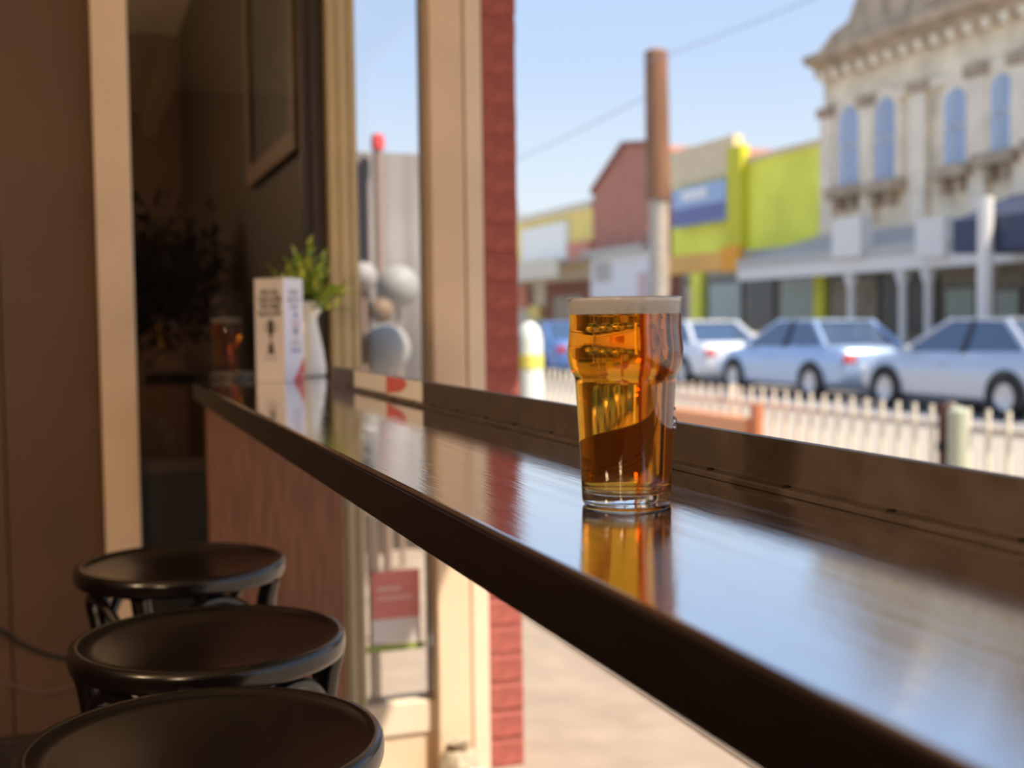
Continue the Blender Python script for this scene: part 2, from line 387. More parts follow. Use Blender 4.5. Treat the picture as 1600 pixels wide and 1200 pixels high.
# ------------------------------------------------------------------ three sided table card
A = Vector((.3855, 2.912)); B = Vector((.4415, 2.832)); Cc = Vector((.5000, 2.915)); HC = .243
card = thing('table_card', 'white three sided cardboard table card with black printing and red corner', 'table card', (0, 0, ZT+.0004))
MB().prism([tuple(A), tuple(B), tuple(Cc)], 0, HC).build('card_body', 'card_white', card, bevel=.0006, seg=1)
def face_frame(P, Q):
    ex = Vector((Q.x-P.x, Q.y-P.y, 0)); L = ex.length; ex.normalize(); ez = Vector((0, 0, 1)); n = ex.cross(ez)  # outward for P->Q left to right seen from outside
    return Vector((P.x, P.y, 0)), ex, ez, n, L
def place(o, fr, u, v, d=.0004):
    P, ex, ez, n, L = fr
    M = Matrix.Identity(4); M.col[0][:3] = ex; M.col[1][:3] = ez; M.col[2][:3] = n; M.col[3][:3] = P + ex*u + ez*v + n*d
    o.matrix_local = M
def text(s, size, fr, u, v, m, parent, name='lettering', width=None, bold=.0):
    cu = bpy.data.curves.new(name, 'FONT'); cu.body = s; cu.size = size; cu.align_x = 'CENTER'; cu.align_y = 'CENTER'; cu.offset = bold; cu.resolution_u = 2
    o = bpy.data.objects.new('tmp', cu); COL.objects.link(o)
    bpy.context.view_layer.update()
    dg = bpy.context.evaluated_depsgraph_get(); me = bpy.data.meshes.new_from_object(o.evaluated_get(dg))
    xs = [q.co.x for q in me.vertices]
    if width and xs:
        k = width/(max(xs)-min(xs))
        for q in me.vertices: q.co.x *= k
    bpy.data.objects.remove(o); me.materials.clear(); me.materials.append(MATS[m]); me.name = name
    q = bpy.data.objects.new(name, me); COL.objects.link(q); q.parent = parent; place(q, fr, u, v); return q
def flat(polys, fr, u, v, m, parent, name='print', d=.0004):
    mb = MB()
    for p in polys: mb.add([(x, y, 0) for x, y in p], [tuple(range(len(p)))])
    o = mb.build(name, m, parent); place(o, fr, u, v, d); return o
def ell(cx, cy, rx, ry, n=28, a0=0, a1=2*PI): return [(cx+rx*math.cos(a0+(a1-a0)*i/n), cy+ry*math.sin(a0+(a1-a0)*i/n)) for i in range(n)]
def ring(cx, cy, rx, ry, t, n=24, a0=0, a1=2*PI):
    out = []
    for i in range(n):
        p, q = a0+(a1-a0)*i/n, a0+(a1-a0)*(i+1)/n
        out.append([(cx+rx*math.cos(p), cy+ry*math.sin(p)), (cx+rx*math.cos(q), cy+ry*math.sin(q)), (cx+(rx-t)*math.cos(q), cy+(ry-t)*math.sin(q)), (cx+(rx-t)*math.cos(p), cy+(ry-t)*math.sin(p))])
    return out
fL = face_frame(A, B); fR = face_frame(B, Cc)
for k, (s, wd) in enumerate((('WHO WILL', .062), ('TAKE HOME', .074), ('THE WEBB', .066), ('ELLIS CUP?', .072))):
    text(s, .0172, fL, fL[4]*.52, .209-.0162*k, 'ink_black', card, width=wd*1.06, bold=.0006)
# the cup
cupx = fL[4]*.54
cup_poly = [[(-.009, .138), (-.0095, .125), (-.007, .113), (-.003, .105), (.003, .105), (.007, .113), (.0095, .125), (.009, .138), (.004, .146), (-.004, .146)],
            [(-.0014, .146), (.0014, .146), (.0008, .160), (-.0008, .160)], [(-.0025, .105), (.0025, .105), (.0025, .090), (-.0025, .090)],
            [(-.008, .090), (.008, .090), (.0095, .070), (-.0095, .070)], [(-.013, .070), (.013, .070), (.013, .066), (-.013, .066)]]
flat(cup_poly, fL, cupx, 0, 'ink_black', card)
flat(ring(-.012, .129, .008, .011, .0025, 18, .5, 2*PI-.5) + ring(.012, .129, .008, .011, .0025, 18, PI+.5, 3*PI-.5), fL, cupx, 0, 'ink_black', card)
flat([[(-.006, .115), (-.0035, .108), (-.0025, .140), (-.0055, .138)], [(-.005, .087), (-.002, .087), (-.002, .073), (-.006, .073)]], fL, cupx, 0, 'ink_gold', card, d=.0008)
flat([[(-.022, .058), (.022, .058), (.022, .0565), (-.022, .0565)], [(-.018, .0535), (.018, .0535), (.018, .052), (-.018, .052)]], fL, cupx, 0, 'ink_grey', card)
for k, (s, wd) in enumerate((('EVERY', .050), ('MATCH', .056), ('LIVE', .038))):
    text(s, .0172, fR, fR[4]*.52, .209-.0172*k, 'ink_grey', card, width=wd*1.05, bold=.0003)
lx = fR[4]*.58
flat(ring(0, .135, .0155, .028, .0028, 24, 1.2, 2*PI-1.75), fR, lx, 0, 'ink_blue', card)
flat(ring(0, .135, .0155, .028, .0028, 16, -1.3, 1.0), fR, lx, 0, 'ink_blue', card)
flat([[(-.006, .157), (.004, .150), (.010, .160), (.003, .1625)]], fR, lx, 0, 'ink_blue', card)
flat([ell(0, .1365, .0045, .0055, 16)], fR, lx, 0, 'ink_red', card)
flat([[(-.007, .127), (.007, .127), (.0022, .110), (-.0015, .110)]], fR, lx, 0, 'ink_black', card)
text('RUGBY', .006, fR, lx, .0985, 'ink_black', card, width=.022)
text('WORLD CUP', .0085, fR, lx, .089, 'ink_black', card, width=.056)
text('JAPAN 2019', .006, fR, lx, .0795, 'ink_grey', card, width=.040)
flat([[(-.026, .074), (.026, .074), (.026, .070), (-.026, .070)]], fR, lx, 0, 'ink_blue', card)
L = fR[4]
flat([[(L*.40, .001), (L-.0005, .001), (L-.0005, .058), (L*.70, .026)]], fR, 0, 0, 'ink_red', card)
flat([[(L*.80, .010), (L*.95, .010), (L*.95, .013), (L*.80, .013)], [(L*.80, .013), (L*.84, .013), (L*.84, .022), (L*.80, .022)], [(L*.90, .013), (L*.93, .013), (L*.93, .019), (L*.90, .019)]], fR, 0, 0, 'ink_white', card, d=.0008)

# ------------------------------------------------------------------ white jug with a leafy plant
jug = thing('potted_plant', 'small leafy green plant in a white enamel jug', 'potted plant', (.548, 3.13, ZT+.0004))
prof = [(1e-5, 0), (.036, 0), (.042, .003), (.0455, .012), (.0445, .03), (.038, .075), (.0295, .115), (.0245, .142), (.0250, .152), (.031, .170), (.0395, .186), (.0425, .190),
        (.0425, .1925), (.039, .192), (.029, .172), (.0225, .153), (.0215, .142), (.026, .115), (.034, .075), (.040, .03), (.041, .012), (1e-5, .006)]
jm = MB().lathe(prof, 56)
vv = []
for (x, y, z) in jm.v:   # pull a pouring lip out to the right
    k = max(0, (z-.155)/.037); a = math.atan2(y, x); s = max(0, math.cos(a+.25))**5
    vv.append((x + k*s*.014, y - k*s*.004, z + k*s*.004))
jm.v = vv
jm.build('jug', 'enamel', jug, smooth=True)
lm = MB(); n = 7
for i in range(n+1):
    u = i/n; wdt = .0068*math.sin(PI*min(1, u*.92+.06))**.8; zc = .004*math.sin(u*PI)
    lm.v += [(u*.030, -wdt, zc+.0012), (u*.030, 0, zc), (u*.030, wdt, zc+.0012)]
for i in range(n): lm.f += [(3*i, 3*i+1, 3*i+4, 3*i+3), (3*i+1, 3*i+2, 3*i+5, 3*i+4)]
lproto = None
rnd = random.Random(11); nleaf = 0
meshes = []
for i in range(30):
    a = i*2.4 + rnd.uniform(-.3, .3); tilt = rnd.uniform(.15, 1.25); ln = rnd.uniform(.105, .150)
    if i in (0, 1): a, tilt, ln = .4+i, .12, .165
    d = Vector((math.sin(tilt)*math.cos(a), math.sin(tilt)*math.sin(a), math.cos(tilt)))
    p0 = Vector((rnd.uniform(-.012, .012), rnd.uniform(-.012, .012), .165))
    pts = [p0 + d*ln*u + Vector((0, 0, -.030*tilt*u*u)) for u in (0, .25, .5, .75, 1)]
    sp = MB().tube(pts, [.0016, .0015, .0013, .0011, .0008], 5).build('sprig', 'stem', jug)
    for k in range(9):
        u = .30 + .72*k/8; P = p0 + d*ln*u + Vector((0, 0, -.030*tilt*u*u))
        if not meshes:
            o = lm.build('leaf', 'leaf', sp, smooth='all'); meshes.append(o.data)
            m2 = o.data.copy(); m2.materials.clear(); m2.materials.append(MATS['leaf_light']); meshes.append(m2)
        else:
            o = bpy.data.objects.new('leaf', meshes[rnd.random() < .45]); COL.objects.link(o); o.parent = sp
        ang = k*2.4 + rnd.uniform(-.3, .3)
        side = d.orthogonal().normalized(); side.rotate(Matrix.Rotation(ang, 3, d))
        ld = (side*rnd.uniform(.7, 1.0) + d*rnd.uniform(.5, 1.0) + Vector((0, 0, .15))).normalized()
        if k == 8: ld = d
        o.rotation_mode = 'QUATERNION'; o.rotation_quaternion = ld.to_track_quat('X', 'Z'); o.location = P
        s = rnd.uniform(.85, 1.3); o.scale = (s, s, s)

# ------------------------------------------------------------------ bar stools
SZ = .787
def stool(label, loc, rz):
    t = thing('bar_stool', label, 'bar stool', loc, rz, 'black bentwood bar stools')
    prof = [(1e-5, -.0085), (.060, -.0083), (.115, -.0065), (.140, -.0035), (.152, -.0022), (.1585, .0005), (.1645, .0022), (.1700, .0012), (.1730, -.0030), (.1738, -.0085),
            (.1735, -.0180), (.1715, -.0245), (.1660, -.0275), (.1500, -.0275), (1e-5, -.0240)]
    MB().lathe([(r, z+SZ) for r, z in prof], 96).build('seat', 'black_lacquer', t, smooth='all')
    for k in range(4):
        a = PI/4 + k*PI/2; c, s = math.cos(a), math.sin(a)
        path = [(.158, SZ-.026), (.150, SZ-.055), (.143, SZ-.10), (.142, SZ-.18), (.150, .42), (.168, .2), (.190, 0)]
        MB().tube([(r*c, r*s, z) for r, z in path], [.0155, .0155, .016, .016, .016, .015, .0135], 12).build('leg', 'black_lacquer', t, smooth=True)
        # bentwood loop brace between neighbouring legs
        b = a + PI/2; pts = []
        for i in range(17):
            u = i/16; ang = a + (b-a)*u; h = math.sin(PI*u)**.55
            pts.append((.147*math.cos(ang), .147*math.sin(ang), SZ-.19 + h*.150))
        MB().tube(pts, .009, 8).build('brace', 'black_lacquer', t, smooth=True)
    MB().tube([(.158*math.cos(2*PI*i/40), .158*math.sin(2*PI*i/40), .30) for i in range(40)], .009, 8, closed=True).build('foot_ring', 'black_lacquer', t, smooth=True)
    return t
stool('nearest black bentwood bar stool, cut off by the bottom of the picture', (.099, 1.190, 0), .25)
stool('middle one of the three black bentwood bar stools', (.143, 1.590, 0), .62)
stool('farthest black bentwood bar stool in front of the wooden end panel', (.147, 2.115, 0), .30)

# black cable sagging along the brown wall
pts = [ony(x, y, YW-.02) for x, y in ((-160, 905), (-80, 940), (-20, 972), (30, 1005), (70, 1023), (110, 1031), (170, 1036), (230, 1030))]
tag(MB().tube([tuple(p) for p in pts], .0055, 8).build('cable', 'rubber', None, smooth=True), 'thin black cable sagging along the brown wall behind the stools', 'cable')
pts = [ony(x, y, YW-.032) for x, y in ((-120, 1036), (-40, 1052), (0, 1062), (30, 1074), (62, 1082), (95, 1077), (125, 1066), (180, 1050))]
tag(MB().tube([tuple(p) for p in pts], .0030, 8).build('cable', mat('cable_brown', (.18, .11, .08), .5), None, smooth=True), 'thin brown cable sagging low behind the stools', 'cable')

# ------------------------------------------------------------------ back room behind the dark window
pf = thing('blackboard', 'framed blackboard on the wall behind the dark window', 'blackboard', (.6245, 0, 0))
ya, yb, za, zb = 3.56, 4.62, 1.69, 2.62; fwid = .07
MB().box((-.012, ya+fwid, za+fwid), (-.001, yb-fwid, zb-fwid)).build('board', 'blackboard', pf)
for a, b in (((-.03, ya, za), (-.001, yb, za+fwid)), ((-.03, ya, zb-fwid), (-.001, yb, zb)), ((-.03, ya, za+fwid+.0005), (-.001, ya+fwid, zb-fwid-.0005)), ((-.03, yb-fwid, za+fwid+.0005), (-.001, yb, zb-fwid-.0005))):
    MB().box(a, b).build('frame', 'picture_frame', pf, bevel=.004)
pl = thing('indoor_tree', 'dark bushy indoor plant behind the dark window', 'plant', (.16, 5.3, 0))
MB().lathe([(1e-4, 0), (.13, 0), (.17, .35), (.18, .36), (.165, .37), (1e-4, .33)], 24).build('pot', 'dark_frame', pl, smooth=True)
MB().tube([(0, 0, .3), (.02, .01, .8), (0, 0, 1.3)], .02, 8).build('stem', 'dark_frame', pl)
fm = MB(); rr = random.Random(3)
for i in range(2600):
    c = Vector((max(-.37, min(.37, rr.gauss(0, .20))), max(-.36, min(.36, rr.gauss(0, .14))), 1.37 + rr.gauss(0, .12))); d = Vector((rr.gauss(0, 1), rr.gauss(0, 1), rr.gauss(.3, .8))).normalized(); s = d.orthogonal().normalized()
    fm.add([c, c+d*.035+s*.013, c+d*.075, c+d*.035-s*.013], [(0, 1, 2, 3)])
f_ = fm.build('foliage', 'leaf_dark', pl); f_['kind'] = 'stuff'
ld = MB().box((.16, YW+.05, ZT-.03), (.62, YW+.30, ZT)).build('window_ledge', 'fascia_wood', None, bevel=.003)
tag(ld, 'dark wooden ledge behind the dark window at counter height', 'ledge')

# ------------------------------------------------------------------ poster on the lower glass, yard behind the narrow pane
po = thing('poster', 'red and white poster low on the narrow window below the counter', 'poster', (0, YW-.002, 0))
MB().box((.774, -.0012, .246), (.918, 0, .46)).build('sheet', 'poster_white', po)
MB().box((.774, -.0020, .318), (.918, -.00125, .46)).build('print', 'poster_red', po)
MB().box((.79, -.0026, .40), (.86, -.00205, .415)).build('print', mat('poster_pink', (.84, .48, .45), .5), po)
MB().box((.79, -.0026, .375), (.895, -.00205, .385)).build('print', 'poster_pink', po)
MB().box((.755, -.0012, .222), (.93, 0, .2425)).build('sheet', 'poster_green', po)

yd = MB(); nn = 120
for i in range(nn+1):
    x = .72 + 1.45*i/nn; y = 6.9 + .004*math.sin(i*PI/6.0)
    yd.v += [(x, y, -.15), (x, y, 2.16), (x, y+.004, 2.16), (x, y+.004, -.15)]
for i in range(nn):
    for k in range(4): yd.f.append((4*i+k, 4*i+(k+1) % 4, 4*i+4+(k+1) % 4, 4*i+4+k))
tag(yd.build('metal_fence', 'corrugated', None, smooth='all'), 'grey beige corrugated metal fence seen through the narrow window', 'fence')
pp = ony(590, 228, 6.8)
pi_ = thing('vent_pipe', 'brown vent pipe with a red cap in front of the metal fence', 'pipe', (pp[0], 6.80, -.15))
MB().tube([(0, 0, 0), (0, 0, pp[2]+.15)], .028, 14).build('pipe', 'pipe_brown', pi_, smooth=True)
MB().lathe([(.03, 0), (.038, 0), (.038, .06), (.03, .085), (1e-4, .09)], 20, (0, 0, pp[2]+.13)).build('cap', 'cap_red', pi_, smooth=True)
def globe(px, py, Y, r, m, label):
    p = ony(px, py, Y); t = thing('globe_light', label, 'garden light', (p[0], Y, -.15), group='globe lights in the yard')
    MB().sphere((0, 0, p[2]+.15), r).build('globe', m, t, smooth='all')
    MB().lathe([(1e-4, 0), (.06, 0), (.06, .015), (.014, .03), (.014, p[2]+.15-r*.97), (1e-4, p[2]+.15-r*.97)], 16).build('pole', 'pipe_brown', t, smooth=True)
globe(602, 545, 4.9, .105, 'globe_white', 'large white globe light nearest the narrow window')
globe(622, 448, 6.3, .115, 'globe_white', 'pale globe light high against the metal fence')
globe(567, 432, 6.1, .075, 'globe_white', 'small pale globe light beside the olive jamb')
globe(596, 486, 5.6, .060, 'globe_amber', 'small amber globe light between the white globes')
# small things on the ground below the posts
bgx = onz(690, 1125, -.15)
def sack(x, y, s, m, label, cat='bag'):
    o = thing('paper_bag', label, cat, (x, y, -.15))
    mb = MB(); rr = random.Random(int(x*1000)); 
    prof = [(1e-4, 0), (.055*s, 0), (.07*s, .03*s), (.065*s, .08*s), (.045*s, .115*s), (.03*s, .13*s), (.04*s, .15*s), (1e-4, .14*s)]
    mb.lathe(prof, 14); mb.v = [(a+rr.uniform(-.008, .008)*s, b+rr.uniform(-.008, .008)*s, c+rr.uniform(-.004, .004)*s if c > .01 else c) for a, b, c in mb.v]
    mb.build('bag_body', m, o); MB().tube([(.035*s*math.cos(q*.6), .035*s*math.sin(q*.6), .128*s) for q in range(11)], .005*s, 6).build('tie', 'globe_amber', o)
sack(.985, 3.30, .9, mat('bag_tan', (.50, .40, .28), .8, noise=.3, nscale=20), 'small crumpled tan bag at the foot of the cream post')
sack(1.00, 3.16, .6, mat('bag_pale', (.72, .72, .70), .6, noise=.2, nscale=20), 'small crumpled pale bag in front of the cream post')

# ------------------------------------------------------------------ pavement, road
pv = sbox('pavement', (.57, -12, -.40), (4.4, 75, -.165), mat('joint', (.20, .16, .12), .95), 'sunlit concrete pavement outside the window')
slab = MB().box((.004, .004, 0), (1.268, 1.496, .0149)).build('paving_slab', 'concrete', pv, bevel=.004, seg=1, loc=(.575, -3, -.165))
for i in range(3):
    for j in range(20):
        if i or j: cp(slab, pv, (.575+i*1.272, -3+j*1.5+.003*((i*7+j*3) % 5), -.165))
kb = sbox('kerb', (4.4005, -12, -.40), (4.6, 75, -.155), 'kerb', 'pale concrete kerb of the near pavement', bevel=.01)
sbox('median', (4.6005, -12, -.50), (10.4, 90, -.315), mat('median_cream', (.43, .37, .295), .95, noise=.1, nscale=4), 'pale cream paved strip along the road')
sbox('road', (10.4005, -12, -.50), (15.3, 90, -.32), 'asphalt', 'sunlit grey asphalt road')
sbox('kerb_far', (15.3005, -12, -.50), (15.5, 90, -.20), 'kerb', 'pale kerb across the road')
sbox('pavement_far', (15.5005, -12, -.50), (18.45, 90, -.205), 'concrete', 'pavement across the road')
sbox('ground', (18.4505, -12, -.50), (90, 200, -.22), 'asphalt', 'ground behind the shops')

# railing fence along the road
mat('rail_cream', (.80, .70, .55), .5); mat('rail_grey', (.62, .52, .42), .5)
rf = thing('railing', 'pale metal railing with upright bars along the road', 'railing', (6.0, 0, -.32))
MB().box((-.02, 4.2, .66), (.02, 17.0, .71)).build('rail', 'rail_grey', rf)
MB().box((-.015, 4.2, .10), (.015, 17.0, .13)).build('rail', 'rail_grey', rf)
bar = MB().box((-.012, -.014, .1301), (.012, .014, .84)).build('bar', 'rail_cream', rf, loc=(-.0325, 4.3, 0))
for k in range(1, 64): cp(bar, rf, (-.0325, 4.3+.2*k, 0))
for y in (4.2, 7.4, 10.6, 13.8, 17.0): MB().box((-.03, y-.03, 0), (.03, y+.03, .85)).build('post', 'rail_grey', rf, loc=(.052, 0, 0))
# post beside the railing
q = onx(1491, 640, 5.7)
ps = thing('street_post', 'dark brown and pale green post standing at the railing', 'post', (5.7, q[1], -.32))
MB().tube([(0, .09, 0), (0, .09, .88)], .05, 12).build('brown_post', mat('post_brown', (.10, .035, .025), .6), ps)
MB().tube([(0, -.04, 0), (0, -.04, .84), (0, -.04, .87)], [.07, .07, .03], 16).build('green_post', mat('post_green', (.46, .47, .34), .6), ps)
MB().lathe([(.055, 0), (.06, 0), (.06, .06), (.055, .06)], 16, (0, .09, .55), close=True).build('clamp', 'rubber', ps)
# orange road barrier
b0 = onz(1065, 668, -.32)
ob = thing('traffic_barrier', 'low orange plastic traffic barrier on the road behind the pint', 'barrier', (5.5, 10.5, -.315))
mat('barrier_orange', (.85, .33, .12), .5)
MB().prism([(-.2, 0), (.2, 0), (.08, .5), (.06, .62), (-.06, .62), (-.08, .5)], -1.2, 1.1, 'y').build('barrier_body', 'barrier_orange', ob, bevel=.02)
MB().box((-.03, -1.34, .0), (.03, -1.22, .75)).build('end_post', mat('barrier_dark', (.62, .20, .08), .5), ob)
# pale bollard beside the brick pier
pb = onz(830, 612, -.15)
bo = thing('bollard', 'pale mint bollard on the pavement beside the brick pier', 'bollard', (2.42, 6.55, -.15))
MB().lathe([(1e-4, 0), (.075, 0), (.075, 1.22), (.06, 1.29), (.03, 1.32), (1e-4, 1.33)], 24).build('bollard_body', mat('mint_paint', (.74, .80, .74), .5), bo, smooth=True)
MB().lathe([(.0755, 1.06), (.079, 1.06), (.079, 1.14), (.0755, 1.14)], 24, close=True).build('band', mat('band_yellow', (.85, .75, .15), .5), bo)

# ------------------------------------------------------------------ cars
mat('car_glass', (.05, .09, .17), .06, spec=.8, coat=.5); mat('tyre', (.015, .015, .015), .8); mat('alloy', (.55, .57, .62), .3, metal=.8)
mat('lamp_clear', (.8, .82, .85), .1); mat('lamp_red', (.5, .02, .02), .2); mat('car_trim', (.02, .02, .025), .5)
def car(paint, label, x, yc):
    t = thing('car', label, 'car', (x, yc, -.32), group='parked cars across the road')
    secs = [(-2.25, .40, .86, .74), (-2.15, .28, .95, .84), (-1.6, .22, .99, .89), (-.9, .20, .97, .90), (.4, .20, .95, .90), (1.1, .20, .93, .89), (1.75, .22, .84, .87), (2.15, .28, .70, .80), (2.27, .38, .60, .66)]
    mb = MB(); m = 10
    for y, z0, z1, hw in secs:
        zm = (z0+z1)/2
        ring_ = [(-hw*.86, z0), (hw*.86, z0), (hw*.98, z0+.08), (hw, zm), (hw*.97, z1-.10), (hw*.86, z1), (-hw*.86, z1), (-hw*.97, z1-.10), (-hw, zm), (-hw*.98, z0+.08)]
        mb.v += [(a, y, b) for a, b in ring_]
    for i in range(len(secs)-1):
        for k in range(m): mb.f.append((i*m+k, i*m+(k+1) % m, (i+1)*m+(k+1) % m, (i+1)*m+k))
    mb.f += [tuple(range(m)), tuple((len(secs)-1)*m+k for k in range(m))]
    mb.build('body', paint, t, smooth=True)
    # glasshouse
    gb = [(-1.75, .96), (-1.05, 1.40), (.10, 1.43), (1.05, .94)]
    mb = MB()
    for y, z in gb:
        hw = .80 if z < 1.1 else .60
        mb.v += [(-hw, y, z), (hw, y, z)]
    base = [(-1.75, .90), (1.05, .90)]
    mb2 = MB(); lo = [(-.80, -1.75, .93), (.80, -1.75, .93), (.80, 1.08, .91), (-.80, 1.08, .91)]; hi = [(-.60, -1.05, 1.41), (.60, -1.05, 1.41), (.60, .12, 1.43), (-.60, .12, 1.43)]
    mb2.add(lo+hi, [(0, 3, 2, 1), (4, 5, 6, 7), (0, 1, 5, 4), (1, 2, 6, 5), (2, 3, 7, 6), (3, 0, 4, 7)]).build('windows', 'car_glass', t, bevel=.03)
    MB().prism([(-1.12, 1.40), (-1.0, 1.435), (-.4, 1.455), (.05, 1.455), (.18, 1.425), (.05, 1.415), (-1.0, 1.40)], -.60, .60, 'x').build('roof', paint, t, smooth=True)
    for s in (-1, 1):
        MB().tube([(s*.80, 1.06, .93), (s*.61, .12, 1.43)], .035, 6).build('pillar', paint, t)
        MB().tube([(s*.82, -.35, .93), (s*.615, -.38, 1.42)], .03, 6).build('pillar', 'car_trim', t)
        MB().tube([(s*.80, -1.72, .94), (s*.60, -1.06, 1.41)], .055, 6).build('pillar', paint, t)
        MB().box((s*.93-.05, .72, .93), (s*.93+.05, .85, 1.04)).build('wing_mirror', paint, t, bevel=.02)
        MB().box((s*.66-.14, 2.12, .55), (s*.66+.10, 2.235, .68)).build('headlight', 'lamp_clear', t, bevel=.02)
        MB().box((s*.66-.12, -2.26, .68), (s*.66+.12, -2.17, .84)).build('tail_light', 'lamp_red', t, bevel=.02)
        MB().box((s*.905-.008, -.05, .74), (s*.905+.008, .16, .77)).build('door_handle', paint, t)
        for y in (-1.35, 1.38):
            wm = MB().lathe([(.20, -.10), (.30, -.10), (.325, -.07), (.325, .07), (.30, .10), (.20, .10)], 28, close=True)
            wm.v = [(z+s*.815, y+a, .325+b) for a, b, z in wm.v]
            wh = wm.build('wheel', 'tyre', t, smooth=True)
            rm = MB().lathe([(1e-4, .03), (.05, .03), (.06, .02), (.19, .04), (.20, .06), (.20, -.06), (1e-4, -.06)], 28)
            rm.v = [((z*s)+s*.86, y+a, .325+b) for a, b, z in rm.v]; rm.build('rim', 'alloy', wh, smooth=True)
            am = MB().lathe([(.33, -.05), (.39, -.05), (.39, .05), (.33, .05)], 28, close=True)
            am.v = [(z+s*.87, y+a, max(.2, .325+b)) for a, b, z in am.v]; am.build('wheel_arch', 'car_trim', t)
    return t
silver = mat('car_silver', (.52, .56, .64), .28, metal=.35, coat=.6); blue = mat('car_blue_silver', (.42, .54, .74), .28, metal=.3, coat=.6)
car(silver, 'silver grey sedan nearest on the right across the road', 13.2, 15.25)
car(blue, 'pale blue silver car parked ahead of the silver sedan', 13.2, 20.15)
car(mat('car_white', (.74, .76, .80), .3, coat=.6), 'white car parked farthest behind the pint', 13.2, 25.1)
car(mat('car_blue', (.10, .20, .48), .3, coat=.6), 'dark blue car far down the street beside the brick pier', 12.0, 30.6)

# ------------------------------------------------------------------ buildings across the road, facade plane x = FX
FX = 18.5
def fz(px, py, X=FX): p = onx(px, py, X); return float(p[1]), float(p[2])
def fy(px, X=FX): return fz(px, 450, X)[0]
mat('stone', (.90, .75, .55), .9, noise=.28, nscale=1.4, bump=.3, bscale=8)
mat('stone_dark', (.54, .40, .27), .9, noise=.35, nscale=1.8)
mat('stone_light', (.92, .78, .60), .9, noise=.15, nscale=1.6)
mat('sash', (.60, .60, .60), .6); mat('window_blue', (.36, .45, .62), .15, spec=.6); mat('shop_dark', (.07, .065, .06), .25)
mat('shop_tan', (.40, .33, .24), .6, noise=.3, nscale=2); mat('shop_glass', (.34, .40, .36), .15)
mat('verandah_grey', (.50, .46, .41), .6); mat('verandah_pale', (.76, .71, .65), .6); mat('awning_navy', (.045, .055, .10), .7)
mat('lime_paint', (.95, .91, .10), .7, noise=.15, nscale=.8); mat('lime_dark', (.68, .62, .03), .7); mat('tan_paint', (.82, .64, .40), .8, noise=.1, nscale=.8)
mat('orange_paint', (.85, .45, .10), .6); mat('orange_deep', (.85, .36, .02), .6); mat('sign_blue', (.38, .50, .72), .5); mat('sign_navy', (.15, .16, .36), .5)
mat('gable_brick', (.52, .21, .14), .85, noise=.15, nscale=3); mat('yellow_paint', (.92, .70, .20), .7, noise=.1, nscale=.8); mat('white_sign', (.88, .87, .83), .6)
mat('red_sign', (.70, .25, .16), .6); mat('cream_render', (.72, .64, .50), .8); mat('red_brown', (.28, .11, .07), .8); mat('white_wall', (.80, .78, .78), .8); mat('pink_wall', (.66, .46, .44), .8)
def bx(name, m, parent, px0, px1, py0, py1, out=0., depth=.3, X=FX, bevel=0, ref=None):
    """box on a facade: px0..px1 sets the y range, py0 (top)..py1 (bottom) the z range read at pixel column ref; stands proud by `out`"""
    ref = ref if ref is not None else (px0+px1)/2
    y0, y1 = fy(px1, X), fy(px0, X); z1 = fz(ref, py0, X)[1]; z0 = fz(ref, py1, X)[1]
    return MB().box((X-out, y0, z0), (X-out+depth, y1, z1)).build(name, m, parent, bevel=bevel)

# --- stone building
sb = thing('stone_building', 'ornate two storey stone building with tall windows and heavy cornice', 'building', (0, 0, 0))
yL = fy(1287); yR = 11.0
zc0 = fz(1290, 128)[1]; zc1 = fz(1290, 92)[1]; zv = fz(1290, 385)[1]
MB().box((FX, yR, zv), (FX+9, yL, zc0)).build('upper_wall', 'stone', sb)
MB().box((FX+.25, yR, -.2), (FX+9, yL, zv)).build('lower_wall', 'shop_tan', sb)
cor = MB().prism([(FX-.05, zc0), (FX-.25, zc0+.10), (FX-.30, zc0+.32), (FX-.60, zc0+.42), (FX-.66, zc1), (FX+.6, zc1), (FX+.6, zc0)], yR, yL+.03, 'y').build('cornice', 'stone_dark', sb)
dn = MB().box((FX-.24, 0, zc0+.10), (FX-.01, .22, zc0+.32))
d0 = None
y = yR+.2
while y < yL-.3:
    if d0 is None: d0 = dn.build('dentil', 'stone', cor); d0.location = (-.10, y, -.16)
    else: cp(d0, cor, (-.10, y, -.16))
    y += .55
MB().box((FX-.12, yR, zc0-.95), (FX-.005, yL+.02, zc0-.75)).build('string_course', 'stone_light', sb)
MB().box((FX-.18, yR, zv+.02), (FX-.005, yL+.03, zv+.35)).build('string_course', 'stone_light', sb)
# parapet with a ramped, stepped pediment outline
pz = zc1
prf = [(yL+.03, pz), (yL+.03, pz+.25), (yL-.5, pz+.55), (yL-1.2, pz+.70), (yL-1.5, pz+1.15), (yL-2.2, pz+1.65), (yL-3.6, pz+1.75), (yL-3.9, pz+1.20), (yL-6.4, pz+1.20), (yL-6.8, pz+1.9), (yL-8.5, pz+2.6), (yL-10.2, pz+1.9), (yL-10.6, pz+1.2), (yR, pz+1.2), (yR, pz)]
MB().prism(prf, FX-.1, FX+.5, 'x').build('parapet', 'stone_dark', sb)
MB().box((FX-.25, yL-3.7, pz+1.752), (FX+.55, yL-2.1, pz+1.95)).build('parapet_cap', 'stone', sb, bevel=.05)
MB().box((FX-.25, yR, pz+1.202), (FX+.55, yL-10.7, pz+1.42)).build('parapet_cap', 'stone', sb, bevel=.05)
MB().box((FX-.22, yL-6.3, pz+1.202), (FX+.55, yL-4.0, pz+1.40)).build('parapet_cap', 'stone', sb, bevel=.05)
